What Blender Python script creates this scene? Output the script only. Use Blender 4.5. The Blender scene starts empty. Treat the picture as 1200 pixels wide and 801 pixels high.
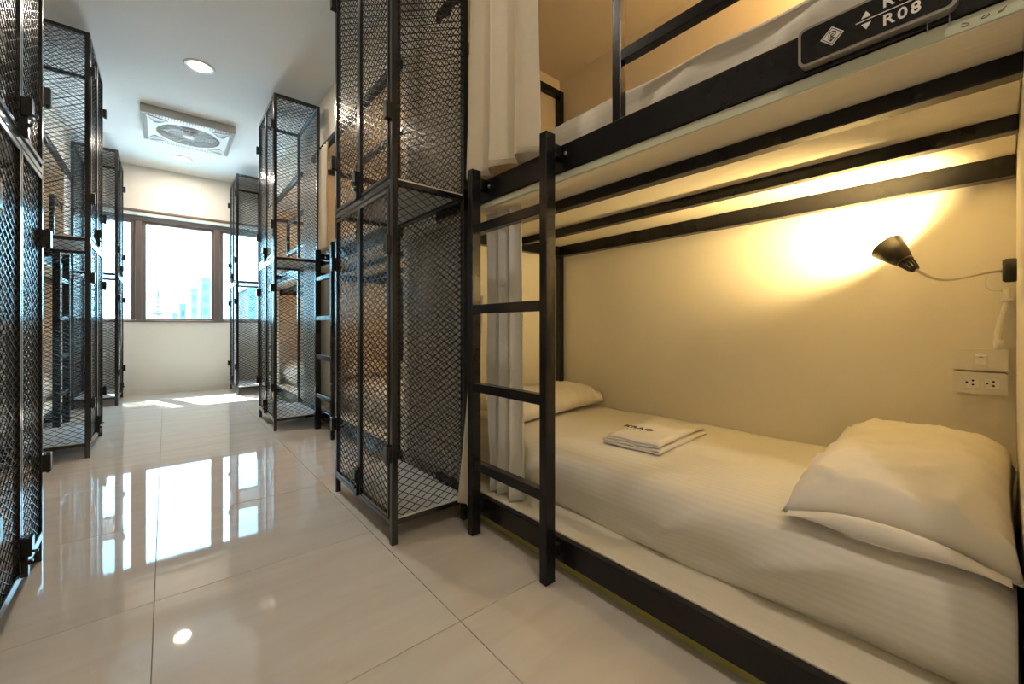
import bpy, bmesh, math, random
from mathutils import Vector, Matrix, noise
random.seed(7)
C = bpy.context.scene.collection
PI = math.pi

# ------------------------------------------------------------------ camera
cam = bpy.data.cameras.new('camera')
cam.sensor_width = 36.0
cam.lens = 483.0 / 1200.0 * 36.0
cam.shift_y = -17.5 / 1200.0
cam.clip_start = 0.02
cam.clip_end = 600
camo = bpy.data.objects.new('camera', cam)
camo.location = (0, 0, 0.95)
camo.rotation_euler = (PI / 2, 0, -math.radians(40.05))
C.objects.link(camo)
bpy.context.scene.camera = camo

# ------------------------------------------------------------------ world
w = bpy.data.worlds.new('sky')
bpy.context.scene.world = w
w.use_nodes = True
nt = w.node_tree
bg = nt.nodes['Background']
tc = nt.nodes.new('ShaderNodeTexCoord')
sx = nt.nodes.new('ShaderNodeSeparateXYZ')
cr = nt.nodes.new('ShaderNodeValToRGB')
nt.links.new(tc.outputs['Generated'], sx.inputs[0])
nt.links.new(sx.outputs['Z'], cr.inputs[0])
nt.links.new(cr.outputs[0], bg.inputs[0])
cr.color_ramp.elements[0].position = 0.0
cr.color_ramp.elements[0].color = (0.40, 0.76, 0.94, 1)
cr.color_ramp.elements[1].position = 0.7
cr.color_ramp.elements[1].color = (0.30, 0.64, 0.95, 1)
bg.inputs[1].default_value = 11.0

# ------------------------------------------------------------------ sun
sl = bpy.data.lights.new('sun', 'SUN')
sl.energy = 28.0
sl.angle = 0.012
sl.color = (1.0, 0.95, 0.86)
so = bpy.data.objects.new('sun', sl)
so.rotation_euler = Vector((0.24, -0.66, -1.0)).to_track_quat('-Z', 'Y').to_euler()
so.location = (0, 12, 8)
C.objects.link(so)

# ------------------------------------------------------------------ exposure
vs = bpy.context.scene.view_settings
vs.view_transform = 'Standard'
vs.look = 'None'
vs.gamma = 1
vs.use_curve_mapping = False
vs.exposure = 0.95

DOWN_W = 12.0      # each corridor downlight
READ_W = 30.0       # each bedside reading lamp
UP_W = 17.0

# ------------------------------------------------------------------ materials
def mat(name, col, rough=0.5, metal=0.0, var=0.0, vscale=6.0, bump=0.0, bscale=60.0, spec=0.5, coat=0.0, emis=None, estr=0.0,
        stretch=None):
    m = bpy.data.materials.new(name)
    m.use_nodes = True
    n, l = m.node_tree.nodes, m.node_tree.links
    b = n['Principled BSDF']
    b.inputs['Roughness'].default_value = rough
    b.inputs['Metallic'].default_value = metal
    b.inputs['Specular IOR Level'].default_value = spec
    b.inputs['Coat Weight'].default_value = coat
    b.inputs['Coat Roughness'].default_value = 0.06
    t = n.new('ShaderNodeTexCoord')
    src = t.outputs['Object']
    if stretch:
        mp = n.new('ShaderNodeMapping'); mp.inputs['Scale'].default_value = stretch
        l.new(src, mp.inputs[0]); src = mp.outputs[0]
    no = n.new('ShaderNodeTexNoise')
    no.inputs['Scale'].default_value = vscale
    no.inputs['Detail'].default_value = 4
    l.new(src, no.inputs['Vector'])
    mx = n.new('ShaderNodeMix'); mx.data_type = 'RGBA'
    mx.inputs[6].default_value = tuple(c * (1 - var) for c in col) + (1,)
    mx.inputs[7].default_value = tuple(min(1, c * (1 + var)) for c in col) + (1,)
    l.new(no.outputs[0], mx.inputs[0])
    l.new(mx.outputs[2], b.inputs['Base Color'])
    if bump:
        n2 = n.new('ShaderNodeTexNoise'); n2.inputs['Scale'].default_value = bscale
        n2.inputs['Detail'].default_value = 3
        l.new(src, n2.inputs['Vector'])
        bp = n.new('ShaderNodeBump'); bp.inputs['Strength'].default_value = bump
        bp.inputs['Distance'].default_value = 0.004
        l.new(n2.outputs[0], bp.inputs['Height'])
        l.new(bp.outputs[0], b.inputs['Normal'])
    if emis:
        b.inputs['Emission Color'].default_value = emis + (1,)
        b.inputs['Emission Strength'].default_value = estr
    return m

def stripe_fabric(name, col, scale=95.0):
    """sateen stripes run along the bed; v of the UV map is the distance across it in metres"""
    m = mat(name, col, rough=0.75, var=0.03, vscale=3, spec=0.2)
    n, l = m.node_tree.nodes, m.node_tree.links
    b = n['Principled BSDF']
    uv = n.new('ShaderNodeUVMap')
    sp = n.new('ShaderNodeSeparateXYZ'); l.new(uv.outputs[0], sp.inputs[0])
    mu = n.new('ShaderNodeMath'); mu.operation = 'MULTIPLY'; mu.inputs[1].default_value = 2 * PI / 0.022
    l.new(sp.outputs[1], mu.inputs[0])
    si = n.new('ShaderNodeMath'); si.operation = 'SINE'; l.new(mu.outputs[0], si.inputs[0])
    ra = n.new('ShaderNodeMapRange'); ra.inputs[1].default_value = -0.9; ra.inputs[2].default_value = 0.9
    l.new(si.outputs[0], ra.inputs[0])
    mx = n.new('ShaderNodeMix'); mx.data_type = 'RGBA'
    mx.inputs[6].default_value = tuple(c * 0.975 for c in col) + (1,)
    mx.inputs[7].default_value = tuple(min(1, c * 1.02) for c in col) + (1,)
    l.new(ra.outputs[0], mx.inputs[0]); l.new(mx.outputs[2], b.inputs['Base Color'])
    r2 = n.new('ShaderNodeMapRange'); r2.inputs[3].default_value = 0.62; r2.inputs[4].default_value = 0.85
    l.new(ra.outputs[0], r2.inputs[0]); l.new(r2.outputs[0], b.inputs['Roughness'])
    no = n.new('ShaderNodeTexNoise'); no.inputs['Scale'].default_value = 9; no.inputs['Detail'].default_value = 5
    tt = n.new('ShaderNodeTexCoord'); mp = n.new('ShaderNodeMapping'); mp.inputs['Scale'].default_value = (3.0, 0.8, 2.0)
    l.new(tt.outputs['Object'], mp.inputs[0]); l.new(mp.outputs[0], no.inputs['Vector'])
    bp = n.new('ShaderNodeBump'); bp.inputs['Strength'].default_value = 0.35; bp.inputs['Distance'].default_value = 0.008
    l.new(no.outputs[0], bp.inputs['Height']); l.new(bp.outputs[0], b.inputs['Normal'])
    return m

M = {}
M['black'] = mat('black_enamel_steel', (0.009, 0.009, 0.011), rough=0.25, var=0.3, vscale=14, bump=0.10, bscale=45, spec=0.33)
M['mesh'] = mat('black_expanded_metal', (0.014, 0.014, 0.015), rough=0.27, var=0.3, spec=0.7)
M['locker'] = mat('locker_black_steel', (0.011, 0.011, 0.013), rough=0.18, var=0.3, vscale=12, bump=0.08, spec=0.85)
M['wall'] = mat('cream_wall_paint', (0.84, 0.79, 0.68), rough=0.6, var=0.03, vscale=2.0, bump=0.25, bscale=35, spec=0.3)
M['wallw'] = mat('white_wall_paint', (0.80, 0.79, 0.74), rough=0.6, var=0.02, vscale=2.0, bump=0.15, bscale=30, spec=0.3)
M['ceil'] = mat('white_ceiling_paint', (0.84, 0.85, 0.83), rough=0.7, var=0.01, bump=0.05, spec=0.3)
M['board'] = mat('cream_painted_board', (0.82, 0.76, 0.62), rough=0.55, var=0.06, vscale=5, bump=0.3, bscale=25, spec=0.3, stretch=(3, 0.6, 1))
M['edge'] = mat('pale_green_edge_band', (0.62, 0.66, 0.52), rough=0.35, var=0.05)
M['olive'] = mat('olive_base_board', (0.42, 0.40, 0.12), rough=0.5, var=0.1)
M['shelf'] = mat('white_laminate_shelf', (0.72, 0.72, 0.70), rough=0.35, var=0.03)
M['sheet'] = stripe_fabric('white_sateen_sheet', (0.80, 0.77, 0.70))
M['pillow'] = mat('white_pillow_cotton', (0.84, 0.80, 0.72), rough=0.8, var=0.03, vscale=4, bump=0.35, bscale=14, spec=0.2)
M['towel'] = mat('white_towel_terry', (0.86, 0.83, 0.77), rough=0.95, var=0.03, bump=0.6, bscale=300, spec=0.1)
M['curtain'] = mat('cream_curtain_cloth', (0.74, 0.67, 0.54), rough=0.85, var=0.05, vscale=30, bump=0.2, bscale=200, spec=0.2)
M['curtaing'] = mat('grey_curtain_cloth', (0.76, 0.76, 0.73), rough=0.4, var=0.05, vscale=30, bump=0.2, bscale=200, spec=0.25)
M['plastic'] = mat('ivory_plastic', (0.80, 0.77, 0.68), rough=0.35, var=0.02)
M['plasticw'] = mat('white_plastic', (0.82, 0.83, 0.81), rough=0.4, var=0.02)
M['greyp'] = mat('grey_plastic_grille', (0.55, 0.56, 0.53), rough=0.5, var=0.05)
M['dark'] = mat('dark_hole', (0.02, 0.02, 0.02), rough=0.8)
M['shade'] = mat('dark_lamp_shade_metal', (0.05, 0.045, 0.035), rough=0.35, metal=0.4, var=0.1)
M['neck'] = mat('cream_gooseneck', (0.62, 0.56, 0.42), rough=0.35, var=0.03)
M['silver'] = mat('grey_sign_frame', (0.38, 0.36, 0.33), rough=0.3, metal=0.7, var=0.05)
M['steel'] = mat('zinc_steel', (0.45, 0.45, 0.46), rough=0.3, metal=0.9, var=0.1)
M['white'] = mat('white_lettering', (0.85, 0.84, 0.80), rough=0.5)
M['ink'] = mat('dark_brown_ink', (0.12, 0.08, 0.03), rough=0.7)
M['frame'] = mat('brown_anodised_aluminium', (0.20, 0.155, 0.135), rough=0.35, metal=0.3, var=0.06)
M['track'] = mat('cream_curtain_track', (0.75, 0.73, 0.66), rough=0.4)
M['grout'] = mat('dark_grey_grout', (0.20, 0.18, 0.16), rough=0.8)
M['bulb'] = mat('warm_glowing_bulb', (1, 0.9, 0.7), emis=(1.0, 0.70, 0.34), estr=20)
M['led'] = mat('glowing_downlight_lens', (1, 0.95, 0.9), emis=(1.0, 0.66, 0.36), estr=7)
M['city'] = mat('haze_blue_facade', (0.075, 0.11, 0.135), rough=0.8, var=0.1, vscale=0.3)  # blue distance haze is put into the facade colour
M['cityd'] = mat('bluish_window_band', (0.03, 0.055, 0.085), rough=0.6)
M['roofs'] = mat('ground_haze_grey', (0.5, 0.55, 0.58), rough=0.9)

def tile_mat():
    m = mat('polished_cream_porcelain', (0.70, 0.63, 0.55), rough=0.5, spec=0.5)
    n, l = m.node_tree.nodes, m.node_tree.links
    b = n['Principled BSDF']
    b.inputs['Roughness'].default_value = 0.03
    b.inputs['Specular IOR Level'].default_value = 0.48
    oi = n.new('ShaderNodeObjectInfo')
    t = n.new('ShaderNodeTexCoord')
    ad = n.new('ShaderNodeVectorMath'); ad.operation = 'ADD'
    cb = n.new('ShaderNodeVectorMath'); cb.operation = 'SCALE'; cb.inputs[3].default_value = 30
    l.new(oi.outputs['Random'], cb.inputs[0])
    l.new(t.outputs['Object'], ad.inputs[0]); l.new(cb.outputs[0], ad.inputs[1])
    mp = n.new('ShaderNodeMapping'); mp.inputs['Scale'].default_value = (1.0, 5.0, 1.0); mp.inputs['Rotation'].default_value = (0, 0, 0.5)
    l.new(ad.outputs[0], mp.inputs[0])
    no = n.new('ShaderNodeTexNoise'); no.inputs['Scale'].default_value = 1.8; no.inputs['Detail'].default_value = 6
    no.inputs['Distortion'].default_value = 0.8
    l.new(mp.outputs[0], no.inputs['Vector'])
    r = n.new('ShaderNodeValToRGB')
    r.color_ramp.elements[0].position = 0.3; r.color_ramp.elements[0].color = (0.59, 0.54, 0.48, 1)
    r.color_ramp.elements[1].position = 0.7; r.color_ramp.elements[1].color = (0.66, 0.62, 0.56, 1)
    l.new(no.outputs[0], r.inputs[0]); l.new(r.outputs[0], b.inputs['Base Color'])
    return m
M['tile'] = tile_mat()

def glass_mat():
    m = bpy.data.materials.new('window_glass'); m.use_nodes = True
    n, l = m.node_tree.nodes, m.node_tree.links
    n.remove(n['Principled BSDF'])
    tr = n.new('ShaderNodeBsdfTransparent'); tr.inputs[0].default_value = (0.93, 0.97, 0.98, 1)
    gl = n.new('ShaderNodeBsdfGlossy'); gl.inputs['Roughness'].default_value = 0.02
    mx = n.new('ShaderNodeMixShader'); fr = n.new('ShaderNodeLayerWeight'); pw = n.new('ShaderNodeMath'); pw.operation = 'POWER'; pw.inputs[1].default_value = 4
    l.new(fr.outputs['Facing'], pw.inputs[0]); ma = n.new('ShaderNodeMath'); ma.operation = 'MULTIPLY_ADD'; ma.inputs[1].default_value = 0.6; ma.inputs[2].default_value = 0.05
    l.new(pw.outputs[0], ma.inputs[0]); l.new(ma.outputs[0], mx.inputs[0]); l.new(tr.outputs[0], mx.inputs[1]); l.new(gl.outputs[0], mx.inputs[2])
    l.new(mx.outputs[0], n['Material Output'].inputs[0])
    return m
M['glass'] = glass_mat()

# ------------------------------------------------------------------ mesh helpers
class MB:
    def __init__(s): s.v = []; s.f = []; s.smooth = set()
    def add(s, vs, fs, smooth=False):
        o = len(s.v); s.v += [tuple(v) for v in vs]
        for f in fs:
            if smooth: s.smooth.add(len(s.f))
            s.f.append(tuple(i + o for i in f))
        return s
    def box(s, x0, x1, y0, y1, z0, z1, b=0.0):
        if b <= 0:
            vs = [(x, y, z) for z in (z0, z1) for y in (y0, y1) for x in (x0, x1)]
            return s.add(vs, [(0, 2, 3, 1), (4, 5, 7, 6), (0, 1, 5, 4), (2, 6, 7, 3), (0, 4, 6, 2), (1, 3, 7, 5)])
        bm = bmesh.new()
        bmesh.ops.create_cube(bm, size=1)
        for v in bm.verts:
            v.co = Vector((x0 + (v.co.x + .5) * (x1 - x0), y0 + (v.co.y + .5) * (y1 - y0), z0 + (v.co.z + .5) * (z1 - z0)))
        bmesh.ops.bevel(bm, geom=bm.edges[:], offset=b, segments=1, affect='EDGES')
        bm.verts.index_update()
        s.add([v.co for v in bm.verts], [[v.index for v in f.verts] for f in bm.faces])
        bm.free(); return s
    def bar(s, p, q, a, b, up=(0, 0, 1)):
        """rectangular bar from p to q, a along 'side', b along 'up'"""
        p, q = Vector(p), Vector(q); d = (q - p).normalized(); up = Vector(up)
        sd = d.cross(up).normalized(); u = sd.cross(d).normalized()
        vs = []
        for c in (p, q):
            for i, j in ((-1, -1), (1, -1), (1, 1), (-1, 1)):
                vs.append(c + sd * i * a / 2 + u * j * b / 2)
        return s.add(vs, [(0, 3, 2, 1), (4, 5, 6, 7), (0, 1, 5, 4), (1, 2, 6, 5), (2, 3, 7, 6), (3, 0, 4, 7)])
    def tube(s, pts, r, n=10, cap=True):
        pts = [Vector(p) for p in pts]; rr = r if isinstance(r, (list, tuple)) else [r] * len(pts)
        vs = []; prev = None
        for i, p in enumerate(pts):
            d = (pts[min(i + 1, len(pts) - 1)] - pts[max(i - 1, 0)]).normalized()
            if prev is None:
                a = Vector((0, 0, 1)) if abs(d.z) < .9 else Vector((1, 0, 0)); a = d.cross(a).normalized()
            else: a = (prev - d * prev.dot(d)).normalized()
            prev = a; b = d.cross(a)
            vs += [p + (a * math.cos(2 * PI * k / n) + b * math.sin(2 * PI * k / n)) * rr[i] for k in range(n)]
        fs = [(i * n + k, i * n + (k + 1) % n, (i + 1) * n + (k + 1) % n, (i + 1) * n + k) for i in range(len(pts) - 1) for k in range(n)]
        s.add(vs, fs, True)
        if cap:
            o = len(s.v) - len(vs)
            s.f.append(tuple(o + k for k in reversed(range(n)))); s.f.append(tuple(o + (len(pts) - 1) * n + k for k in range(n)))
        return s
    def lathe(s, prof, c=(0, 0, 0), axis=(0, 0, 1), n=32, smooth=True):
        q = Vector((0, 0, 1)).rotation_difference(Vector(axis).normalized()); c = Vector(c)
        vs = [c + q @ Vector((r * math.cos(2 * PI * k / n), r * math.sin(2 * PI * k / n), z)) for r, z in prof for k in range(n)]
        fs = [(i * n + k, i * n + (k + 1) % n, (i + 1) * n + (k + 1) % n, (i + 1) * n + k) for i in range(len(prof) - 1) for k in range(n)]
        return s.add(vs, fs, smooth)
    def grid(s, fn, nu, nv, smooth=True, close=False):
        vs = [fn(i / nu, j / nv) for j in range(nv + 1) for i in range(nu + 1)]
        fs = [(j * (nu + 1) + i, j * (nu + 1) + i + 1, (j + 1) * (nu + 1) + i + 1, (j + 1) * (nu + 1) + i) for j in range(nv) for i in range(nu)]
        return s.add(vs, fs, smooth)
    def mesh(s, name):
        me = bpy.data.meshes.new(name); me.from_pydata(s.v, [], s.f)
        for i in s.smooth: me.polygons[i].use_smooth = True
        bm = bmesh.new(); bm.from_mesh(me)
        bmesh.ops.remove_doubles(bm, verts=bm.verts[:], dist=1e-6)
        bmesh.ops.recalc_face_normals(bm, faces=bm.faces[:]); bm.to_mesh(me); bm.free()
        return me

CACHE = {}
def obj(name, mb, m, parent=None, loc=None, rot=None, key=None):
    if key and key in CACHE: me = CACHE[key]
    else:
        b = mb() if callable(mb) else mb
        me = b.mesh(name) if isinstance(b, MB) else b
        if m: me.materials.append(M[m])
        if key: CACHE[key] = me
    o = bpy.data.objects.new(name, me); C.objects.link(o)
    if parent: o.parent = parent
    if loc: o.location = loc
    if rot: o.rotation_euler = rot
    return o
def thing(name, label, cat, loc=(0, 0, 0), rz=0.0, group=None):
    o = bpy.data.objects.new(name, None); C.objects.link(o)
    o.empty_display_size = 0.1
    o.location = loc; o.rotation_euler = (0, 0, rz)
    return tag(o, label, cat, group)
def tag(o, label, cat, group=None):
    o['label'] = label; o['category'] = cat
    if group: o['group'] = group
    return o
def struct(name, mb, m, parent=None, label=None):
    o = obj(name, mb, m, parent)
    if not parent: o['kind'] = 'structure'
    if label: o['label'] = label
    return o
def text_mesh(txt, size, ext=0.0004, bold=0.0, spacing=1.0):
    cu = bpy.data.curves.new('text', 'FONT'); cu.body = txt; cu.size = size; cu.extrude = ext; cu.offset = bold
    cu.align_x = 'CENTER'; cu.align_y = 'CENTER'; cu.resolution_u = 3; cu.space_character = spacing
    o = bpy.data.objects.new('text', cu); C.objects.link(o)
    dg = bpy.context.evaluated_depsgraph_get()
    me = bpy.data.meshes.new_from_object(o.evaluated_get(dg))
    bpy.data.objects.remove(o)
    return me

# ------------------------------------------------------------------ setting: floor, ceiling, walls
XR, XL = 2.15, -1.82          # outer faces of the bunk recesses
XFR, XFL = 1.19, -0.86        # recess fronts
YB, YW = -2.2, 7.75
ZC, ZB = 3.20, 2.70
DY = 2.55
Y0 = -0.03                    # head wall of the first bunk

def b6(*a): return MB().box(*a)
fl = struct('floor', b6(XL - .1, XR + .1, YB - .1, YW + .2, -0.06, -0.004), 'grout')
T = 0.76
nx0 = math.floor((XL + .03) / T); ny0 = math.floor((YB - 1.128) / T)
tile_me = MB().box(-T / 2 + .0012, T / 2 - .0012, -T / 2 + .0012, T / 2 - .0012, -0.012, 0, 0.0008)
for i in range(nx0, 3):
    for j in range(ny0, 9):
        xa, ya = -.03 + i * T, 1.128 + j * T
        x0, x1 = max(xa, XL), min(xa + T, XR); y0, y1 = max(ya, YB), min(ya + T, YW)
        if x1 - x0 < .02 or y1 - y0 < .02: continue
        full = (x1 - x0 > T - 1e-4 and y1 - y0 > T - 1e-4)
        if full: obj('tile', tile_me, 'tile', fl, (xa + T / 2, ya + T / 2, 0), key='tile')
        else:
            cx, cy = (x0 + x1) / 2, (y0 + y1) / 2
            obj('tile', MB().box(x0 - cx + .0012, x1 - cx - .0012, y0 - cy + .0012, y1 - cy - .0012, -.012, 0, .0008), 'tile', fl, (cx, cy, 0))

struct('ceiling', b6(XL - .1, XR + .1, YB - .1, YW + .2, ZC, ZC + .1), 'ceil')
for k in range(3):
    ya = Y0 + k * DY
    struct('ceiling_recess', b6(XFR, XR, ya, ya + 2.06, ZB, ZC - .001), 'wall')
    if k: struct('ceiling_recess', b6(XL, XFL, ya, ya + 2.06, ZB, ZC - .001), 'wall')
struct('wall_right', b6(XR, XR + .1, YB - .1, YW + .2, -.06, ZC + .05), 'wall')
struct('wall_left', b6(XL - .1, XL, YB - .1, YW + .2, -.06, ZC + .05), 'wall')
struct('wall_back', b6(XL, XR, YB - .1, YB, -.06, ZC + .05), 'wallw')
# solid piers between the bunk recesses
struct('wall_head', b6(XFR - .04, XR, YB, Y0, 0, ZC), 'wall')
struct('wall_near_left', b6(XL, XFL, YB, Y0 + DY, 0, ZC), 'wall')
for k in range(3):
    ya = Y0 + k * DY + 2.06; yb = min(ya + DY - 2.06, YW)
    if k == 2: yb = YW
    struct('wall_pier', b6(XFR, XR, ya, yb, 0, ZC), 'wall')
    if k: struct('wall_pier', b6(XL, XFL, ya, yb, 0, ZC), 'wall')

# window wall with the ribbon window
wz0, wz1 = 1.02, 2.50
wx0, wx1 = -0.86, 1.19
ww = MB().box(wx0, wx1, YW, YW + .2, -.06, wz0).box(wx0, wx1, YW, YW + .2, wz1, ZC + .05)
ww.box(XL, wx0, YW, YW + .2, -.06, ZC + .05).box(wx1, XR, YW, YW + .2, -.06, ZC + .05)
struct('wall_window', ww, 'wallw')
struct('baseboard_window', b6(XFL, XFR, YW - .012, YW, 0, .07), 'wallw')

def window(n, x0, x1):
    wdw = obj('window_%d' % n, MB().box(x0, x0 + .045, YW + .02, YW + .09, wz0 + .03, wz1 - .06, .004)
              .box(x1 - .045, x1, YW + .02, YW + .09, wz0 + .03, wz1 - .06, .004)
              .box(x0 + .045, x1 - .045, YW + .02, YW + .09, wz0 + .03, wz0 + .055, .004)
              .box(x0 + .045, x1 - .045, YW + .02, YW + .09, wz1 - .10, wz1 - .06, .004), 'frame')
    wdw['kind'] = 'structure'
    obj('pane', b6(x0 + .04, x1 - .04, YW + .052, YW + .057, wz0 + .05, wz1 - .095), 'glass', wdw)
    return wdw
window(1, -.86, -.325); window(2, -.255, .575); window(3, .64, 1.19)
struct('trim_window', MB().box(-.325, -.255, YW - .01, YW + .10, wz0 + .03, wz1 - .06, .004).box(.575, .64, YW - .01, YW + .10, wz0 + .03, wz1 - .06, .004)
       .box(wx0, wx1, YW - .012, YW + .10, wz0, wz0 + .03, .004).box(wx0, wx1, YW - .012, YW + .10, wz1 - .06, wz1, .004), 'frame')
ct = thing('curtain_track', 'long cream curtain track with dark top edge above the window', 'curtain rail', (0, YW - .06, 2.50))
obj('rail', MB().box(-.85, 1.18, -.02, .045, 0, .045, .006), 'track', ct)
obj('top_trim', MB().box(-.86, 1.185, -.035, .06, .045, .075, .004), 'frame', ct)

# ------------------------------------------------------------------ bunks
def bunk(label, x, y, rz, sign=False):
    t = thing('bunk_bed', label, 'bunk bed', (x, y, 0), rz, 'black steel bunk beds along the corridor')
    L = 2.06; bl = .003
    def P(name, m, *boxes, b=bl):
        key = ('bunk', name, boxes)
        def mk():
            mb = MB()
            for q in boxes: mb.box(*q, b)
            return mb
        return obj(name, mk, m, t, key=key)
    P('front_rail', 'black', (0, .03, 0, L, .056, .146))
    P('front_rail', 'black', (0, .04, 0, L, 1.54, 1.64))
    bb = P('base_board', 'olive', (.043, .06, .01, L - .01, 0, .13)); bb['label'] = 'olive green base board'
    P('platform', 'board', (.032, .998, .002, L - .002, .131, .150))
    P('deck_board', 'board', (.014, .995, .002, L - .002, 1.509, 1.539))
    P('edge_band', 'edge', (.008, .014, .002, L - .002, 1.511, 1.538), b=.001)
    P('support_bar', 'black', (.175, .220, .002, L - .002, 1.466, 1.509))
    P('support_bar', 'black', (.555, .597, .002, L - .002, 1.466, 1.509))
    P('support_bar', 'black', (.945, .999, .002, L - .002, 1.44, 1.509))
    P('end_beam', 'black', (.042, .945, L - .05, L - .002, 1.44, 1.509))
    P('corner_post', 'black', (.955, .997, L - .045, L - .002, .15, 2.60))
    P('end_beam', 'black', (.04, .955, L - .045, L - .002, 2.555, 2.60))
    P('top_beam', 'black', (0, .038, .002, L - .002, 2.64, 2.70))
    # ladder
    ya, yb = 1.101, 1.576
    P('ladder_post', 'black', (-.087, -.037, ya, ya + .038, 0, 1.67))
    P('ladder_post', 'black', (-.087, -.037, yb, yb + .038, 0, 1.67))
    for z in (.323, .678, 1.03, 1.392):
        P('rung', 'black', (-.083, -.045, ya + .038, yb, z - .02, z + .02))
    for yy in (ya, yb):
        P('bracket', 'black', (-.037, .0, yy, yy + .038, .09, .135))
        P('bracket', 'black', (-.037, .0, yy, yy + .038, 1.585, 1.635))
        obj('bolt', lambda: MB().lathe([(0, 0), (.006, 0), (.008, .004), (.008, .007), (0, .007)], axis=(-1, 0, 0), n=8), 'steel', t,
            (0, yy - .018, 1.60), key='bolt')
    # guard
    P('guard_post', 'black', (.05, .085, .877, .913, 1.54, 2.30))
    P('guard_rail', 'black', (.05, .085, .002, .877, 1.865, 1.906))
    P('guard_rail', 'black', (.05, .085, .002, .877, 2.26, 2.30))
    obj('staple', lambda: MB().tube([(0, .015, -.012), (0, .015, .008), (0, -.015, .008), (0, -.015, -.012)], .0012, 6), 'steel', t, (-.002, .11, 1.54), key='staple')
    if sign:
        s = obj('sign_plate', rrect(.083, .336, 1.549, 1.637, .014, -.022, -.001, 'yz'), 'silver', t)
        s['label'] = 'black bunk number sign in a grey frame'
        obj('sign_face', rrect(.089, .330, 1.555, 1.631, .010, -.0232, -.021, 'yz'), 'black', s)
        R = Matrix(((0, 0, -1), (-1, 0, 0), (0, 1, 0))).to_4x4()   # text x -> -Y, y -> Z, normal -> -X
        def txt(me, yy, zz, name='lettering'):
            o = obj(name, me, 'white', s); o.matrix_local = Matrix.Translation((-.0238, yy, zz)) @ R; return o
        def flat(poly, e=.0006):
            n = len(poly); mb = MB()
            mb.add([(a, b, -e) for a, b in poly] + [(a, b, e) for a, b in poly],
                   [tuple(reversed(range(n))), tuple(range(n, 2 * n))] + [(i, (i + 1) % n, n + (i + 1) % n, n + i) for i in range(n)])
            return mb
        txt(text_mesh('R08', .031, bold=.0006, spacing=1.25), .160, 1.576)
        txt(text_mesh('R07', .031, bold=.0006, spacing=1.25), .160, 1.613)
        txt(flat([(-.055, -.0008), (.055, -.0008), (.055, .0008), (-.055, .0008)]), .176, 1.5945, 'divider_line')
        txt(flat([(-.008, -.006), (.008, -.006), (0, .007)]), .214, 1.606, 'arrow')
        txt(flat([(-.008, .006), (0, -.007), (.008, .006)]), .214, 1.582, 'arrow')
        def ring(r0, r1, n=4, e=.0006, off=0):
            mb = MB(); p = [(math.cos(2 * PI * k / n + off), math.sin(2 * PI * k / n + off)) for k in range(n)]
            for k in range(n):
                a, b = p[k], p[(k + 1) % n]
                q = [(a[0] * r0, a[1] * r0), (b[0] * r0, b[1] * r0), (b[0] * r1, b[1] * r1), (a[0] * r1, a[1] * r1)]
                mb.add([(u, v, -e) for u, v in q] + [(u, v, e) for u, v in q], [(0, 1, 2, 3), (4, 5, 6, 7), (0, 1, 5, 4), (2, 3, 7, 6)])
            return mb
        dm = txt(flat([(.021, 0), (0, .021), (-.021, 0), (0, -.021)], .0004), .272, 1.592, 'emblem')
        e2 = ring(.0165, .018)
        # emblem letters: an R whose leg meets a D bowl, drawn in black strokes
        st = [[(-.0055, -.006), (-.0055, .007)], [(-.0055, .007), (.001, .010), (.007, .006), (.006, .001), (-.001, -.001)],
              [(-.001, -.001), (.007, -.0085)], [(-.0015, .004), (-.0015, -.0105)], [(-.0055, -.006), (-.0015, -.0105)],
              [(-.0015, .004), (.003, .004)], [(-.0015, -.0105), (.004, -.005)]]
        for seg in st:
            for a, b in zip(seg, seg[1:]): e2.bar((a[0], a[1], 0), (b[0], b[1], 0), .0018, .0008)
        o = obj('emblem_lines', e2, 'dark', s); o.matrix_local = Matrix.Translation((-.0245, .272, 1.592)) @ R
        # faint handwriting on the edge of the deck board
        hw = MB(); rnd = random.Random(3)
        for cx, cz in ((.075, 1.522), (.050, 1.524), (.030, 1.524)):
            pts = [(-.0235 + .0295, cx + .005 * math.cos(a * 1.3 + cx * 90), cz + .0035 * math.sin(a + cx * 50)) for a in [k * .55 for k in range(9)]]
            hw.tube([(.0075, p[1], p[2]) for p in pts], .0006, 4)
        obj('pencil_marks', hw, 'ink', t)
    return t

def rrect(a0, a1, b0, b1, r, d0, d1, plane='yz', n=5):
    pts = []
    for cx, cy, st in ((a1 - r, b1 - r, 0), (a0 + r, b1 - r, 1), (a0 + r, b0 + r, 2), (a1 - r, b0 + r, 3)):
        for k in range(n + 1):
            a = (st + k / n) * PI / 2; pts.append((cx + r * math.cos(a), cy + r * math.sin(a)))
    m = len(pts); f = {'yz': lambda p, d: (d, p[0], p[1]), 'xy': lambda p, d: (p[0], p[1], d), 'xz': lambda p, d: (p[0], d, p[1])}[plane]
    return MB().add([f(p, d0) for p in pts] + [f(p, d1) for p in pts],
                    [tuple(reversed(range(m))), tuple(range(m, 2 * m))] + [(i, (i + 1) % m, m + (i + 1) % m, m + i) for i in range(m)])

bunk('black steel bunk bed nearest the camera, with number sign on its upper rail', 1.15, Y0, 0, True)
bunk('right-hand bunk bed between the nearest tall locker and the middle right locker', 1.15, Y0 + DY, 0)
bunk('right-hand bunk bed farthest down the corridor, behind the middle right locker', 1.15, Y0 + 2 * DY, 0)
bunk('left-hand bunk bed behind the nearest left locker', -.82, Y0 + DY + 2.06, PI)
bunk('left-hand bunk bed farthest down the corridor, seen through the middle left locker', -.82, Y0 + 2 * DY + 2.06, PI)

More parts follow.
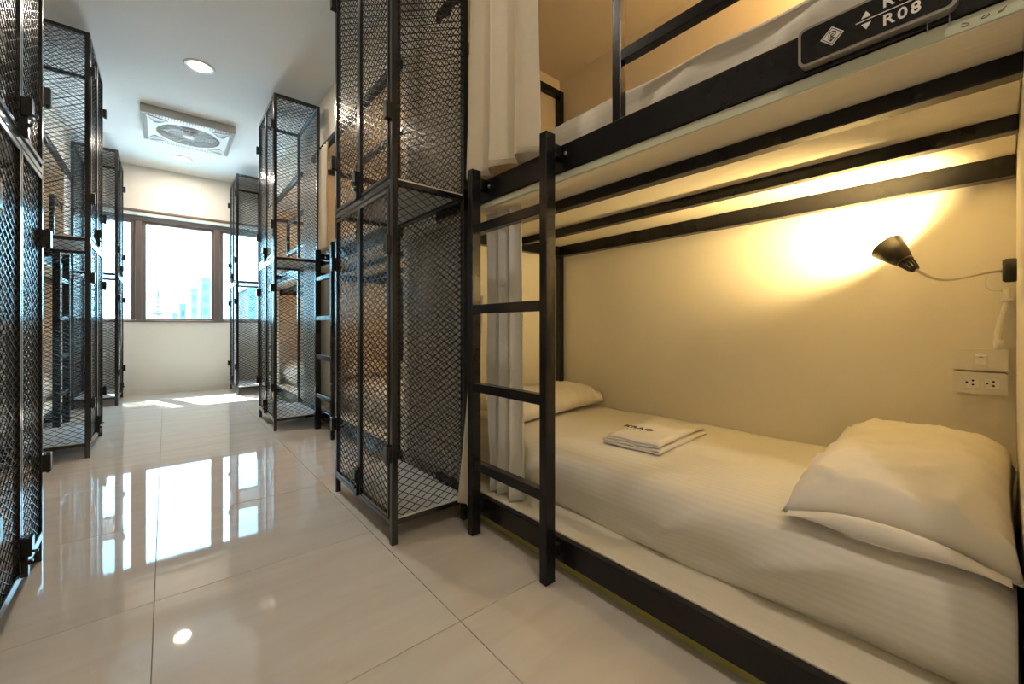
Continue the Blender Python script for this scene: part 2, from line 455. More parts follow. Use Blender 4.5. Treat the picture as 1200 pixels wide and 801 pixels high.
# ------------------------------------------------------------------ mattresses, pillows, towel
def mattress_mesh(seed):
    def f():
        # cross-section from back bottom over the top to the front bottom, in bunk-local x
        prof = [(.995, 0), (.998, .10), (.995, .27), (.97, .298), (.90, .303), (.80, .300), (.70, .298), (.60, .297), (.50, .297),
                (.42, .295), (.35, .292), (.29, .286), (.24, .277), (.20, .266), (.170, .250), (.150, .228), (.139, .19), (.142, .14), (.158, .10), (.172, .06), (.188, .025), (.20, 0)]
        # refine
        P = []
        for a, b in zip(prof, prof[1:]):
            for k in range(2): P.append((a[0] + (b[0] - a[0]) * k / 2, a[1] + (b[1] - a[1]) * k / 2))
        P.append(prof[-1])
        arc = [0]
        for a, b in zip(P, P[1:]): arc.append(arc[-1] + math.hypot(a[0] - b[0], a[1] - b[1]))
        nu = 180; Lm = 2.04; vs = []; uv = []
        for i in range(nu + 1):
            u = i / nu; y = u * Lm
            e = min(u, 1 - u) * Lm; rd = 1 - max(0, 1 - e / .07) ** 2 * .10
            for j, (px, pz) in enumerate(P):
                t = noise.noise(Vector((px * 3, y * 1.6, seed)))
                t2 = noise.noise(Vector((px * 6 + y * 2.5, y * 5 - px * 4, seed + 5)))
                z = pz * rd; x = px
                if pz > .2: z += t * .008 + t2 * .006
                if px < .25:
                    w = 1 - pz / .3
                    # slack drape folds sweeping down the front side
                    fold = math.sin((y * 3.2 + pz * 9.0) + t * 4)
                    x += -.028 * (1 - abs(fold)) ** 2 * 1.2 * math.sin(PI * min(1, pz / .27)) + t2 * .010 * w
                    # creases radiating from the near head corner
                    hc = max(0, 1 - y / .62)
                    x += -(min(1, hc * 2.2)) * .055 * (1 - abs(math.sin(8 * (y * .75 + pz * 1.3) + 2.5 * t))) ** 2.5 * math.sin(PI * min(1, pz / .27)) * (1 if y > .03 else 0)
                    if pz < .06: x += .012 * math.sin(y * 5 + seed) ; 
                    if pz == 0: z = .0
                if j in (0,): z = 0
                vs.append((x, y + .01, max(z, 0)))
                uv.append((y, arc[j]))
        m = len(P)
        fs = [(i * m + j, i * m + j + 1, (i + 1) * m + j + 1, (i + 1) * m + j) for i in range(nu) for j in range(m - 1)]
        ends = [tuple(range(m)), tuple(reversed(range(nu * m, nu * m + m)))]
        bot = [(nu * m, 0, m - 1, nu * m + m - 1)]
        me = bpy.data.meshes.new('mattress'); me.from_pydata(vs, [], fs + ends + bot)
        ul = me.uv_layers.new(name='UVMap')
        for lp in me.loops: ul.data[lp.index].uv = uv[lp.vertex_index]
        for p in me.polygons: p.use_smooth = p.index < len(fs)
        bm = bmesh.new(); bm.from_mesh(me); bmesh.ops.recalc_face_normals(bm, faces=bm.faces[:]); bm.to_mesh(me); bm.free()
        return me
    return f
def place_mattress(label, x, y, z, rz, seed=1):
    up = z > 1
    o = obj('mattress', mattress_mesh(seed), 'sheet', None, (x, y, z), (0, 0, rz), key=('mat', seed))
    if up: o.scale.z = 1.14
    tag(o, label, 'mattress', 'sheeted mattresses on the bunks')
place_mattress('sheeted white mattress on the nearest lower bunk, carrying towel and two pillows', 1.15, Y0, .1505, 0, 1)
place_mattress('white mattress on the nearest upper bunk, above the number sign', 1.15, Y0, 1.545, 0, 2)
for k, nm in ((1, 'between the nearest and middle right lockers'), (2, 'farthest down the right side')):
    place_mattress('white mattress on the right lower bunk ' + nm, 1.15, Y0 + k * DY, .1505, 0, 2)
    place_mattress('white mattress on the right upper bunk ' + nm, 1.15, Y0 + k * DY, 1.545, 0, 2)
for k, nm in ((1, 'behind the nearest left locker'), (2, 'farthest down the left side')):
    place_mattress('white mattress on the left lower bunk ' + nm, -.82, Y0 + k * DY + 2.06, .1505, PI, 2)
    place_mattress('white mattress on the left upper bunk ' + nm, -.82, Y0 + k * DY + 2.06, 1.545, PI, 2)

def pillow_mesh(W, D, H, seed, nu=56, nv=36):
    def f():
        def base(u, v):
            pu = 1 - abs(u) ** 4.0; pv = 1 - abs(v) ** 3.4
            return max(0, pu * pv) ** .42
        mb = MB()
        def pos(a, b, s):
            u, v = a * 2 - 1, b * 2 - 1
            k = base(u, v)
            # corners stay out, edges pull in
            x = u * W / 2 * (1 - .05 * (1 - abs(v) ** 2) * abs(u) ** 2)
            y = v * D / 2 * (1 - .06 * (1 - abs(u) ** 2) * abs(v) ** 2)
            n1 = noise.noise(Vector((x * 7, y * 7, seed))); n2 = noise.noise(Vector((x * 16 + y * 9, y * 20 - x * 6, seed + 3)))
            edge = (1 - k)
            rg = 1 - abs(noise.noise(Vector((x * 9 + y * 4, y * 7 - x * 3, seed + 9)))) * 2.2
            rg2 = 1 - abs(noise.noise(Vector((x * 17 - y * 6, y * 12 + x * 8, seed + 19)))) * 2.2
            if s > 0: z = H * .34 + H * .66 * k * (1 + .10 * n1) + .010 * n2 * (.3 + edge) + (.026 * max(0, rg) ** 3 + .014 * max(0, rg2) ** 3) * (.25 + edge) * min(1, k * 3) - H * .34 * (1 - k) * .75
            else: z = H * .06 - H * .0 * k + edge * H * .10
            if k == 0: z = H * .12 + .004 * n2
            return (x, y, z)
        mb.grid(lambda a, b: pos(a, b, 1), nu, nv)
        mb.grid(lambda a, b: pos(a, b, -1), nu, nv)
        return mb
    return f
def put_pillow(label, x, y, z, rz, W=.74, D=.44, H=.15, seed=1, tilt=(0, 0), group='white pillows on the bunks'):
    t = thing('pillow', label, 'pillow', (x, y, z), rz, group)
    t.rotation_euler = (tilt[0], tilt[1], rz)
    obj('cushion', pillow_mesh(W, D, H, seed), 'pillow', t, key=('pil', W, D, H, seed))
    # pillowcase opening: folded cuff at one end
    def cuff():
        mb = MB()
        def fn(a, b):
            v = (b * 2 - 1) * D * .46; zz = H * .12 + H * .26 * (1 - abs(b * 2 - 1) ** 1.8)
            ang = a * 2 * PI
            return (-W / 2 - .012 + .022 * math.cos(ang) * .9 + .006 * math.sin(b * 9), v, zz * .5 + .2 * H * .5 + (zz * .42 * (1.01 - abs(b * 2 - 1) ** 3)) * math.sin(ang))
        mb.grid(fn, 14, 24); return mb
    obj('pillowcase_cuff', cuff, 'pillow', t, key=('cuff', W, D, H))
    return t
put_pillow('large white pillow at the right end of the nearest lower bunk, below the sockets', 1.72, .185, .438, 0, .80, .43, .168, 4, tilt=(.02, -.07))
put_pillow('white pillow at the far end of the nearest lower bunk, behind the ladder', 1.75, 1.81, .443, 0, .76, .40, .145, 9, tilt=(-.03, -.05))
put_pillow('white pillow on the right lower bunk behind the second ladder', 1.72, Y0 + DY + 1.80, .443, 0, .76, .40, .145, 9)
put_pillow('white pillow on the left lower bunk seen through the nearest left locker', -1.4, Y0 + DY + 1.80, .443, PI, .76, .40, .145, 9)

def towel():
    t = thing('folded_towel', 'small folded white towel with dark lettering lying on the nearest lower mattress', 'towel', (1.69, 1.005, .447), .06)
    path = []; n_l = 4; half = .125; dz = .0125
    for k in range(n_l):
        ys = [half - .006 * k, -half + .004 * k]
        if k % 2: ys.reverse()
        z = .007 + dz * k
        for s in range(9):
            yy = ys[0] + (ys[1] - ys[0]) * s / 8
            path.append((yy, z + .0025 * math.sin(s * 1.3 + k * 2.3)))
        if k < n_l - 1:
            sg = 1 if ys[1] > 0 else -1
            for a in (.25, .5, .75): path.append((ys[1] + sg * .008 * math.sin(a * PI), z + dz * a))
    th = .0048
    pts = [Vector((0, a, b)) for a, b in path]; m = len(pts); ring = []
    for i, p in enumerate(pts):
        d = (pts[min(i + 1, m - 1)] - pts[max(0, i - 1)]).normalized(); nn = Vector((0, -d.z, d.y)); ring.append((p + nn * th, p - nn * th))
    sec = [r[0] for r in ring] + [r[1] for r in reversed(ring)]
    ns = 24; W = .45; vs = []
    for i in range(ns + 1):
        x = -W / 2 + W * i / ns
        for q, p in enumerate(sec):
            dd = noise.noise(Vector((x * 8, p.y * 8, p.z * 40)))
            e = 1 - abs(x) / (W / 2)
            sq = 1.0 - .22 * max(0, 1 - e / .12)
            sk = .012 * (p.z / .045) * (1 if x < 0 else -1) * (1 - e)
            vs.append((x + sk + (.006 * dd if e < .05 else 0), p.y + .003 * dd, p.z * sq + .002 * dd * p.z / .05))
    k = len(sec)
    fs = [(i * k + j, i * k + (j + 1) % k, (i + 1) * k + (j + 1) % k, (i + 1) * k + j) for i in range(ns) for j in range(k)]
    h = m
    for i0 in (0, ns * k):
        for j in range(m - 1): fs.append((i0 + j, i0 + j + 1, i0 + k - 2 - j, i0 + k - 1 - j))
    mb = MB().add(vs, fs, True)
    obj('cloth', mb, 'towel', t)
    R = Matrix(((0, 1, 0), (-1, 0, 0), (0, 0, 1))).to_4x4()
    o = obj('lettering', text_mesh('KRAO', .046, ext=.0008, bold=.0012, spacing=1.15), 'ink', t)
    o.matrix_local = Matrix.Translation((-.070, .045, .0528)) @ R
    o = obj('lettering', text_mesh('. . . . .', .030, ext=.0006), 'ink', t)
    o.matrix_local = Matrix.Translation((-.103, .045, .0528)) @ R
towel()

# ------------------------------------------------------------------ curtains
def curtain(label, x0, y0, y1, z0, z1, folds, amp, m, seed=0, flare=.0, edge_in=0.0, rod=True, rz=0, base=None, group=None):
    t = thing('curtain', label, 'curtain', base or (x0, y0, 0), rz, group)
    if base is None: ox, oy = x0, y0
    L = y1 - y0; n = folds * 12
    def f(s, z, side=0):
        u = (z - z0) / (z1 - z0)
        ph = s * folds * 2 * PI + .9 * noise.noise(Vector((s * 3, u * .8, seed))) + seed
        a = amp * (.55 + .45 * (1 - u)) * (1 + .5 * noise.noise(Vector((s * 5, 1.3, seed))))
        xx = a * math.sin(ph) + flare * (1 - u) ** 1.5 * math.sin(s * PI * 1.1)
        yy = s * L * (1 - edge_in * u) + .25 * amp * math.sin(2 * ph) + .03 * noise.noise(Vector((s * 2, u * 2, seed + 7))) * (1 - u)
        return xx, yy
    nz = 22
    mb = MB()
    top = []
    def fn(a, b):
        z = z0 + (z1 - z0) * b; xx, yy = f(a, z)
        if b == 0: z += .006 * math.sin(a * folds * 2 * PI)
        return (xx, yy, z)
    mb.grid(fn, n, nz)
    c = obj('cloth', mb, m, t)
    so_ = c.modifiers.new('thick', 'SOLIDIFY'); so_.thickness = .003; so_.offset = 0
    hm = MB().grid(lambda a, b: (f(a, z0 + .03)[0] - .0035, f(a, z0 + .03)[1], z0 + .028 + .004 * b), n, 1)
    h = obj('hem_stitch', hm, m, t); s2 = h.modifiers.new('thick', 'SOLIDIFY'); s2.thickness = .0015
    if rod:
        obj('rod', MB().tube([(0, -.05, z1 + .0), (0, L + .03, z1 + .0)], .008, 8), 'steel', t)
    return t
curtain('cream curtain gathered beside the top of the nearest ladder, hanging to the upper rail', 1.128, 1.19, 1.68, 1.652, 2.635, 3, .042, 'curtain', 1.3, rod=False)
curtain('pale cream curtain stretch behind the upper half of the nearest right locker', 1.168, 1.72, 2.42, 1.652, 2.635, 6, .018, 'curtain', 3.1, rod=False)
curtain('grey curtain bunched inside the nearest lower bunk behind the ladder', 1.225, 1.40, 1.63, .158, 1.503, 3, .026, 'curtaing', .4, rod=False, edge_in=-.1)
curtain('grey pleated curtain hanging behind the lower half of the nearest right locker', 1.168, 1.70, 2.42, .15, 1.505, 8, .015, 'curtaing', 2.2, rod=False)
ep = [o for o in C.objects if o.get('label', '').startswith('grey pleated curtain hanging')][0]
o = obj('edge_panel', MB().grid(lambda a, b: (-.01 - .075 * (1 - b) ** 1.3 + .010 * math.sin(a * 5) * (1 - b), -.085 + .07 * a - .02 * b, .11 + .99 * b), 8, 14), 'curtain', ep)
o.modifiers.new('thick', 'SOLIDIFY').thickness = .004
for k in (1, 2):
    yy = Y0 + k * DY
    w_ = 'second right bunk' if k == 1 else 'farthest right bunk'
    curtain('brownish lower curtain beside the ladder of the ' + w_, 1.215, yy + 1.40, yy + 1.98, .158, 1.47, 5, .02, 'curtain', 1.1 + k, rod=False)
    curtain('upper curtain drawn to the far end of the ' + w_, 1.13, yy + 1.42, yy + 1.72, 1.652, 2.635, 4, .02, 'curtain', 2.1 + k, rod=False)
    w_ = 'left bunk behind the nearest left locker' if k == 1 else 'farthest left bunk'
    curtain('lower curtain drawn to the far end of the ' + w_, -.875, yy + 1.62, yy + 2.0, .158, 1.47, 4, .018, 'curtaing', .6 + k, rod=False)
    curtain('upper curtain drawn to the far end of the ' + w_, -.852, yy + 1.55, yy + 2.0, 1.652, 2.635, 4, .018, 'curtaing', .9 + k, rod=False)

# ------------------------------------------------------------------ expanded metal mesh
CW, CH = .060, .034
def mesh_panel(W, H, sw=.0031, st=.003, cw=CW, ch=CH):
    """diamond mesh in the local XZ plane, x 0..W, z 0..H"""
    def f():
        mb = MB(); k = ch / cw
        for sgn in (1, -1):
            # lines z = sgn*k*x + c
            cmin, cmax = (-k * W, H) if sgn > 0 else (0, H + k * W)
            c = math.floor(cmin / ch) * ch + ch * .5
            while c < cmax:
                pts = []
                xa, xb = 0.0, W
                if sgn > 0:
                    xa = max(0, (0 - c) / k); xb = min(W, (H - c) / k)
                else:
                    xa = max(0, (c - H) / k); xb = min(W, c / k)
                if xb - xa > .004:
                    y = .0006 * sgn
                    mb.bar((xa, y, sgn * k * xa + c), (xb, y, sgn * k * xb + c), sw if False else st, sw, up=(0, 0, 1))
                c += ch
        return mb
    return f

def locker(label, x, y, rz, loc_w=.79):
    """corridor face is local x=0, body goes to x=.41; y 0..loc_w"""
    Wd, D, H, p = loc_w, .395, 3.09, .028
    t = thing('mesh_locker', label, 'locker', (x, y, 0), rz, 'tall two-tier mesh lockers along the corridor')
    def P(name, m, *boxes, b=.002):
        def mk():
            mb = MB()
            for q in boxes: mb.box(*q, b)
            return mb
        return obj(name, mk, m, t, key=('lock', name, boxes))
    for yy in (0, Wd - p):
        P('post', 'locker', (0, p, yy, yy + p, 0, H)); P('post', 'locker', (D - p, D, yy, yy + p, 0, H))
    tiers = ((.086, 1.565), (1.597, H))
    zb = .086
    for z in (.086, 1.572, H - p):
        zz = z + (.022 if z != H - p else p)
        P('front_rail', 'locker', (0, p, p, Wd - p, z, zz)); P('back_rail', 'locker', (D - p, D, p, Wd - p, z, zz))
        P('side_rail', 'locker', (p, D - p, 0, p, z, zz)); P('side_rail', 'locker', (p, D - p, Wd - p, Wd, z, zz))
    for z in (.108, 1.594):
        s = P('shelf', 'shelf', (.006, D - .006, .006 + 0, Wd - .006, z, z + .008), b=.001)
        s['label'] = 'white laminate shelf'
    for (za, zt) in ((.116, 1.572), (1.602, H - p)):
        h = zt - za
        obj('side_panel', mesh_panel(D - 2 * p, h), 'mesh', t, (p, p * .5, za), key=('mp', 'side', h))
        obj('side_panel', mesh_panel(D - 2 * p, h), 'mesh', t, (p, Wd - p * .5, za), key=('mp', 'side', h))
        obj('back_panel', mesh_panel(Wd - 2 * p, h), 'mesh', t, (D - p * .5, p, za), (0, 0, PI / 2), key=('mp', 'back', h))
    obj('top_panel', mesh_panel(Wd - 2 * p, D - 2 * p), 'mesh', t, (p, p, H - .012), (PI / 2, 0, PI / 2), key=('mp', 'top'))
    # doors: two per tier
    f = .018
    for (za, zt) in ((.112, 1.560), (1.604, H - p - .004)):
        dw = (Wd - 2 * p) / 2 - .004; h = zt - za
        for side in (0, 1):
            ya = p + .002 if side == 0 else Wd / 2 + .002
            def fr():
                return (MB().box(0, f, 0, f, 0, h, .002).box(0, f, dw - f, dw, 0, h, .002).box(0, f, f, dw - f, 0, f, .002).box(0, f, f, dw - f, h - f, h, .002))
            d = obj('door', fr, 'locker', t, (-.004, ya, za), key=('door', h, dw))
            obj('mesh_panel', mesh_panel(dw - 2 * f, h - 2 * f), 'mesh', d, (f * .5, f, f), (0, 0, PI / 2), key=('mp', 'door', h, dw))
            ye = -.030 if side == 0 else dw - .004
            for hz in (.285, h - .25):
                obj('hinge', lambda: MB().box(-.022, .004, 0, .034, -.036, .036, .002).tube([(-.012, .017, -.042), (-.012, .017, .042)], .006, 8), 'locker', d, (0, ye, hz), key='hinge')
        # latch in the middle, near the bottom of the tier
        def lt():
            return (MB().box(-.030, -.004, -.020, .020, -.03, .035, .002).box(-.020, -.002, -.012, .012, -.10, -.03, .002)
                    .tube([(-.02, 0, -.02), (-.042, 0, -.02)], .005, 8).tube([(-.024, -.012, -.055), (-.024, .012, -.055)], .006, 8))
        obj('latch', lt, 'locker', t, (0, Wd / 2, za + .09), key='latch')
    return t
locker('nearest right-hand black mesh locker, left of the ladder', .75, 1.70, 0)
locker('middle black mesh locker on the right side, before the far ladder', .755, 4.27, 0)
locker('farthest right-hand black mesh locker, beside the window', .755, 6.86, 0)
locker('nearest left-hand black mesh locker, cut by the picture edge', -.385, 2.535, PI + .02)
locker('middle black mesh locker on the left side of the corridor', -.42, 5.06, PI)
locker('farthest left-hand black mesh locker, beside the window', -.44, 7.67, PI)

# ------------------------------------------------------------------ reading lamps, switches
def rlamp(label, x, y, z, rz, watt, col=(1.0, .70, .29), mirror=1):
    """base is fixed on the head wall (local y=0 plane); wall of the bunk is at local x = +.07"""
    t = thing('reading_lamp', label, 'lamp', (x, y, z), rz, 'gooseneck reading lamps in the bunks')
    def K(k): return ('rl', k)
    obj('base', lambda: MB().lathe([(0, 0), (.036, 0), (.038, .004), (.038, .024), (.033, .03), (0, .03)], axis=(0, 1, 0), n=28), 'dark', t, key=K('b'))
    neck = [(0, .03, .0), (-.012, .06, -.002), (-.035, .095, -.012), (-.065, .13, -.024), (-.10, .165, -.027), (-.13, .195, -.010), (-.15, .218, .010)]
    dens = []
    for a, b in zip(neck, neck[1:]):
        for k in range(3): dens.append(tuple(a[i] + (b[i] - a[i]) * k / 3 for i in range(3)))
    dens.append(neck[-1])
    # smooth
    for _ in range(3): dens = [dens[0]] + [tuple((dens[i - 1][q] + dens[i][q] * 2 + dens[i + 1][q]) / 4 for q in range(3)) for i in range(1, len(dens) - 1)] + [dens[-1]]
    obj('gooseneck', lambda: MB().tube(dens, .0048, 10), 'neck', t, key=K('n'))
    d = Vector((.26, .58, .70)).normalized()
    p0 = Vector((-.15, .218, .010))
    def soc():
        mb = MB().lathe([(.0, 0), (.012, 0), (.014, .006), (.014, .012), (0, .012)], c=p0, axis=d, n=20)
        q = Vector((0, 0, 1)).rotation_difference(d)
        for k in range(10):
            a = 2 * PI * k / 10; o = Vector((math.cos(a), math.sin(a), 0))
            mb.bar(p0 + q @ (o * .014 + Vector((0, 0, .010))), p0 + q @ (o * .021 + Vector((0, 0, .044))), .003, .004)
        mb.lathe([(.0, .040), (.0235, .040), (.024, .046), (0, .046)], c=p0, axis=d, n=20)
        return mb
    obj('socket', soc, 'shade', t, key=K('s'))
    obj('shade', lambda: MB().lathe([(.004, .046), (.0235, .046), (.031, .062), (.050, .127), (.0485, .127), (.0295, .063), (.022, .050), (.004, .050)], c=p0, axis=d, n=40), 'shade', t, key=K('sh'))
    bc = p0 + d * .098
    obj('bulb', lambda: MB().lathe([(0, -.034), (.010, -.034), (.012, -.018), (.017, -.006), (.019, .004), (.016, .014), (.009, .020), (0, .022)], c=bc, axis=d, n=20), 'bulb', t, key=K('bu'))
    la = bpy.data.lights.new('lamp_light', 'SPOT'); la.energy = watt; la.color = col; la.shadow_soft_size = .025
    la.spot_size = math.radians(165); la.spot_blend = .7
    lo = bpy.data.objects.new('lamp_light', la); C.objects.link(lo); lo.parent = t
    lo.location = p0 + d * .122
    lo.rotation_euler = d.to_track_quat('-Z', 'Y').to_euler()
    return t
rlamp('lit dark-shaded gooseneck lamp shining up the wall of the nearest lower bunk', 2.085, Y0, 1.133, 0, READ_W)
rlamp('gooseneck lamp of the nearest upper bunk, just out of the picture', 2.085, Y0, 2.30, 0, 11.0, (1.0, .56, .18))
for k in (1, 2):
    nm = 'second' if k == 1 else 'farthest'
    rlamp('lit lamp in the %s right lower bunk' % nm, 2.085, Y0 + k * DY, 1.118, 0, UP_W, (1.0, .52, .18))
    rlamp('lit lamp in the %s right upper bunk' % nm, 2.085, Y0 + k * DY, 2.30, 0, UP_W, (1.0, .52, .18))
    nm = 'nearer' if k == 1 else 'farther'
    rlamp('lamp in the %s left lower bunk' % nm, -1.755, Y0 + k * DY + 2.06, 1.118, PI, 9.0, (1.0, .62, .32))
    rlamp('lamp in the %s left upper bunk' % nm, -1.755, Y0 + k * DY + 2.06, 2.30, PI, 9.0, (1.0, .62, .32))

sw = thing('light_switch', 'ivory single switch plate above the sockets by the nearest pillow', 'switch', (2.15, .05, .838))
obj('plate', rrect(-.0625, .0625, -.036, .037, .006, -.026, 0, 'yz'), 'plastic', sw)
obj('rocker', MB().box(-.032, -.026, -.017, .011, -.017, .017, .002), 'plasticw', sw)
obj('mark', b6(-.0325, -.032, -.008, .002, .009, .011), 'ink', sw)
sk = thing('wall_socket', 'ivory double power socket plate under the switch', 'socket', (2.15, .05, .760))
obj('plate', rrect(-.0625, .0625, -.038, .036, .006, -.027, 0, 'yz'), 'plastic', sk)
for yy in (.018, -.028):
    o = obj('outlet', MB().box(-.0295, -.027, yy - .017, yy + .017, -.016, .016, .001), 'plasticw', sk)
    h = MB()
    for a, b in ((-.003, .007), (-.003, -.007), (.011, 0)): h.lathe([(0, 0), (.0032, 0), (.0032, .0006), (0, .0006)], c=(-.0296, yy + a, b), axis=(-1, 0, 0), n=8)
    obj('socket_hole', h, 'dark', o)
cd = thing('cable_conduit', 'bent cream plastic conduit running from the lamp base down to the switch', 'pipe', (2.135, .0, .878))
obj('pipe', MB().tube([(0, .008, -.003), (0, .009, .03), (0, .010, .05), (0, .004, .09), (0, -.006, .13), (0, -.010, .16), (0, -.010, .20)], .0085, 12), 'plastic', cd)
obj('collar', MB().tube([(0, .008, .0), (0, .0085, .03)], .0115, 12), 'plastic', cd)
obj('clip', MB().box(-.012, .014, -.024, .003, .155, .167, .002), 'plastic', cd)
wr = obj('lamp_wire', MB().tube([(2.09, .028, 1.12), (2.10, .035, 1.112), (2.10, .036, 1.085), (2.115, .025, 1.072), (2.13, .0, 1.07)], .002, 6), 'plastic')
tag(wr, 'thin loop of wire under the gooseneck beside the lamp base', 'wire')

# ------------------------------------------------------------------ ceiling fan panel and downlights
def fan():
    t = thing('ceiling_fan', 'square white ceiling fan panel with round grille between the two downlights', 'fan', (.205, 5.95, ZC))
    a = .40; dz = .085
    # shallow tray: sloped grey louvred sides and a flat face with a round opening
    n = 48; R = .285
    def sqp(k):
        an = 2 * PI * k / n + PI / 4 * 0; c, s = math.cos(an), math.sin(an); m = max(abs(c), abs(s)); return c / m, s / m
    vs = []; b = .385
    for k in range(n):
        cx, cy = sqp(k); vs.append((cx * b, cy * b, -dz))
    for k in range(n):
        an = 2 * PI * k / n; vs.append((math.cos(an) * R, math.sin(an) * R, -dz - .004))
    for k in range(n):
        an = 2 * PI * k / n; vs.append((math.cos(an) * R, math.sin(an) * R, -.03))
    fs = [(k, (k + 1) % n, n + (k + 1) % n, n + k) for k in range(n)] + [(n + k, n + (k + 1) % n, 2 * n + (k + 1) % n, 2 * n + k) for k in range(n)]
    obj('face_panel', MB().add(vs, fs), 'plasticw', t)
    obj('rim', MB().box(-a, a, -a, -a + .012, -dz, 0, .002).box(-a, a, a - .012, a, -dz, 0, .002).box(-a, -a + .012, -a + .012, a - .012, -dz, 0, .002).box(a - .012, a, -a + .012, a - .012, -dz, 0, .002), 'greyp', t)
    lv = MB()
    for s in range(30):
        q = -.36 + s * .72 / 29
        for sg in (-1, 1):
            lv.box(q, q + .009, sg * .385 - .004, sg * .385 + .004 + .0, -dz - .006, -dz + .002); lv.box(sg * .37 - .018, sg * .37 + .018, q, q + .009, -dz - .005, -dz + .002)
            lv.box(q, q + .009, sg * .345 - .022, sg * .345 + .022, -dz - .005, -dz + .002)
    obj('louvre', lv, 'greyp', t)['kind'] = 'stuff'
    obj('back_plate', b6(-.38, .38, -.38, .38, -.02, 0), 'greyp', t)
    g = MB()
    for r in [R * k / 9 for k in range(2, 10)]:
        g.tube([(r * math.cos(2 * PI * k / 40), r * math.sin(2 * PI * k / 40), -dz - .004) for k in range(41)], .003, 5, False)
    for k in range(16):
        an = 2 * PI * k / 16; g.bar((.05 * math.cos(an), .05 * math.sin(an), -dz - .006), (R * math.cos(an), R * math.sin(an), -dz - .006), .003, .004)
    obj('grille', g, 'plasticw', t)
    obj('hub', MB().lathe([(0, -dz - .016), (.045, -dz - .014), (.06, -dz - .004), (.06, -.03)], n=28), 'plasticw', t)
    for k in range(5):
        an = 2 * PI * k / 5
        bl = MB().add([(math.cos(an + o) * r, math.sin(an + o) * r, z) for r, o, z in ((.06, 0, -.05), (.06, .5, -.06), (.26, .10, -.05), (.26, .55, -.065))] , [(0, 2, 3, 1)])
        o = obj('blade', bl, 'greyp', t); o.modifiers.new('t', 'SOLIDIFY').thickness = .003
    for sx_ in (-1, 1):
        for sy_ in (-1, 1):
            tri = [(sx_ * .36, sy_ * .36), (sx_ * .30, sy_ * .19), (sx_ * .235, sy_ * .235), (sx_ * .19, sy_ * .30)]
            mb = MB()
            for p, q in zip(tri, tri[1:] + tri[:1]): mb.bar((p[0], p[1], -dz - .006), (q[0], q[1], -dz - .006), .012, .010)
            obj('corner_rib', mb, 'plasticw', t)
            obj('corner_insert', MB().add([(p[0], p[1], -dz - .003) for p in tri] + [(p[0], p[1], -dz - .0005) for p in tri], [(0, 1, 2, 3), (4, 5, 6, 7), (0, 1, 5, 4), (1, 2, 6, 5), (2, 3, 7, 6), (3, 0, 4, 7)]), 'greyp', t)
    mk = MB()
    for q in range(9): mk.box(-.08 + q * .018, -.068 + q * .018, -.165 + .001 * (q % 3), -.150, -dz - .0085, -dz - .0035)
    obj('maker_mark', mk, 'dark', t)
fan()

def downlight(label, x, y, watt=DOWN_W):
    t = thing('downlight', label, 'ceiling light', (x, y, ZC), 0, 'round recessed downlights')
    obj('trim_ring', lambda: MB().lathe([(.078, 0), (.11, 0), (.112, -.004), (.106, -.009), (.086, -.007), (.078, -.001)], n=40), 'plasticw', t, key='dlr')
    obj('lens', lambda: MB().lathe([(0, -.0035), (.080, -.0035), (.080, 0)], n=32), 'led', t, key='dll')
    la = bpy.data.lights.new('downlight_light', 'AREA'); la.shape = 'DISK'; la.size = .16; la.energy = watt; la.color = (1.0, .86, .70)
    lo = bpy.data.objects.new('downlight_light', la); C.objects.link(lo); lo.parent = t; lo.location = (0, 0, -.012)
downlight('round downlight in the ceiling nearer than the square fan', .226, 4.465)
downlight('round downlight in the ceiling beyond the square fan', .175, 7.06)
downlight('unseen round downlight added above the camera as fill', .20, 1.87, 5)  # out of view, continues the row; added as fill for the near end
downlight('unseen round downlight added behind the camera as fill', .20, -.72, 9)  # also unseen, added to fill the corridor from behind the camera

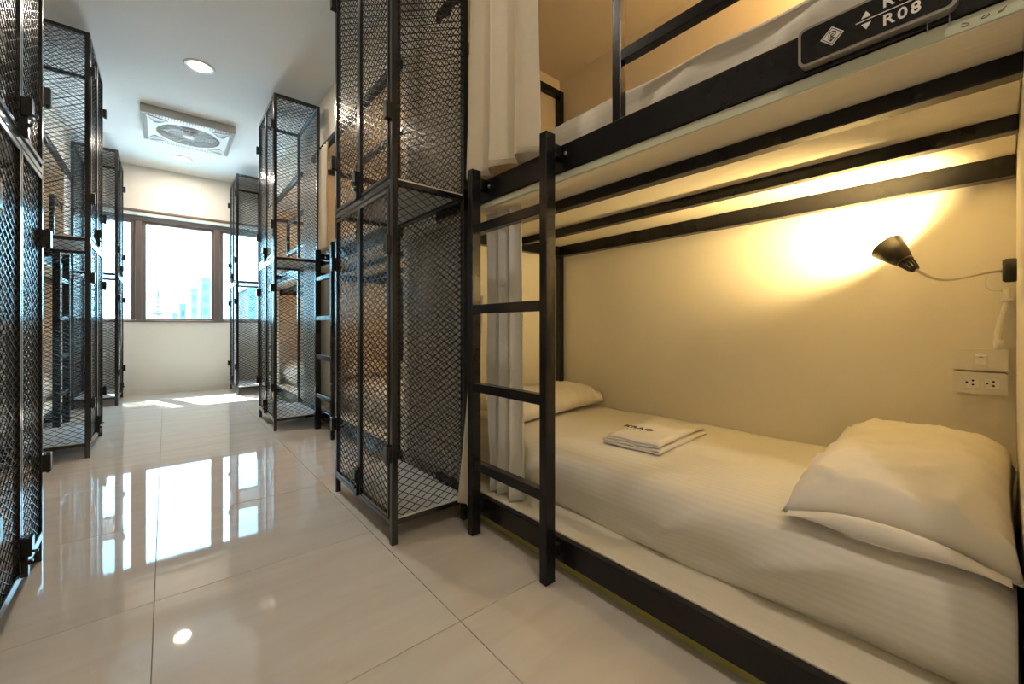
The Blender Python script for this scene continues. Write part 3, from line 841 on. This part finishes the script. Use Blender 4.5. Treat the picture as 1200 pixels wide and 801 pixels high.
# ------------------------------------------------------------------ outside
g = struct('ground', b6(-200, 200, 20, 300, -21, -20), 'roofs')
def building(label, x0, x1, y0, y1, z1, floors, extra=False):
    t = thing('building', label, 'building', ((x0 + x1) / 2, y0, -20), 0, 'pale hazy buildings beyond the window')
    w_, d_ = (x1 - x0), (y1 - y0); H = z1 + 20
    obj('wall', b6(-w_ / 2, w_ / 2, 0, d_, 0, H), 'city', t)
    obj('parapet', b6(-w_ / 2 - .1, w_ / 2 + .1, -.1, d_ + .1, H, H + .35), 'city', t)
    nw = max(2, int(w_ / .9))
    for f_ in range(floors):
        zz = H - 1.7 - f_ * 1.9
        for q in range(nw):
            xa = -w_ / 2 + .2 + q * (w_ - .3) / nw
            obj('window', lambda: b6(0, (w_ - .3) / nw * .55, -.06, .02, 0, .9), 'cityd', t, (xa, 0, zz), key=('bw', round(w_, 2)))
    return t
building('tall pale blue slab building at the right of the middle pane', 4.3, 6.6, 80, 95, 8.4, 5)
building('narrow hazy tower block left of the tall slab building', 3.0, 3.75, 80, 84, 6.6, 4)
building('low hazy stepped building left of the narrow block', 1.85, 2.6, 88, 92, 4.5, 3)
building('lowest hazy roof near the radio mast', 0.9, 1.5, 88, 95, 2.9, 2)
building('pale hazy building seen in the right pane', 10.2, 14.5, 78, 92, 7.0, 5)
mt = thing('radio_mast', 'thin lattice radio mast on the skyline in the middle pane', 'mast', (-.95, 90, -20))
mb = MB()
for sx_, sy_ in ((-1, -1), (1, -1), (0, 1)): mb.tube([(sx_ * .45, sy_ * .4, 0), (sx_ * .10, sy_ * .09, 27.0)], .06, 5)
for k in range(18):
    z = k * 1.5; s_ = .45 - .35 * z / 27
    mb.bar((-s_, -s_ * .9, z), (s_, -s_ * .9, z + 1.5), .05, .05); mb.bar((s_, -s_ * .9, z), (-s_, -s_ * .9, z + 1.5), .05, .05)
obj('lattice', mb, 'cityd', mt); obj('antenna', MB().tube([(0, 0, 27), (0, 0, 32)], [.07, .03], 6), 'cityd', mt)
obj('platform', b6(-.6, .6, -.5, .5, 23, 23.3), 'cityd', mt)
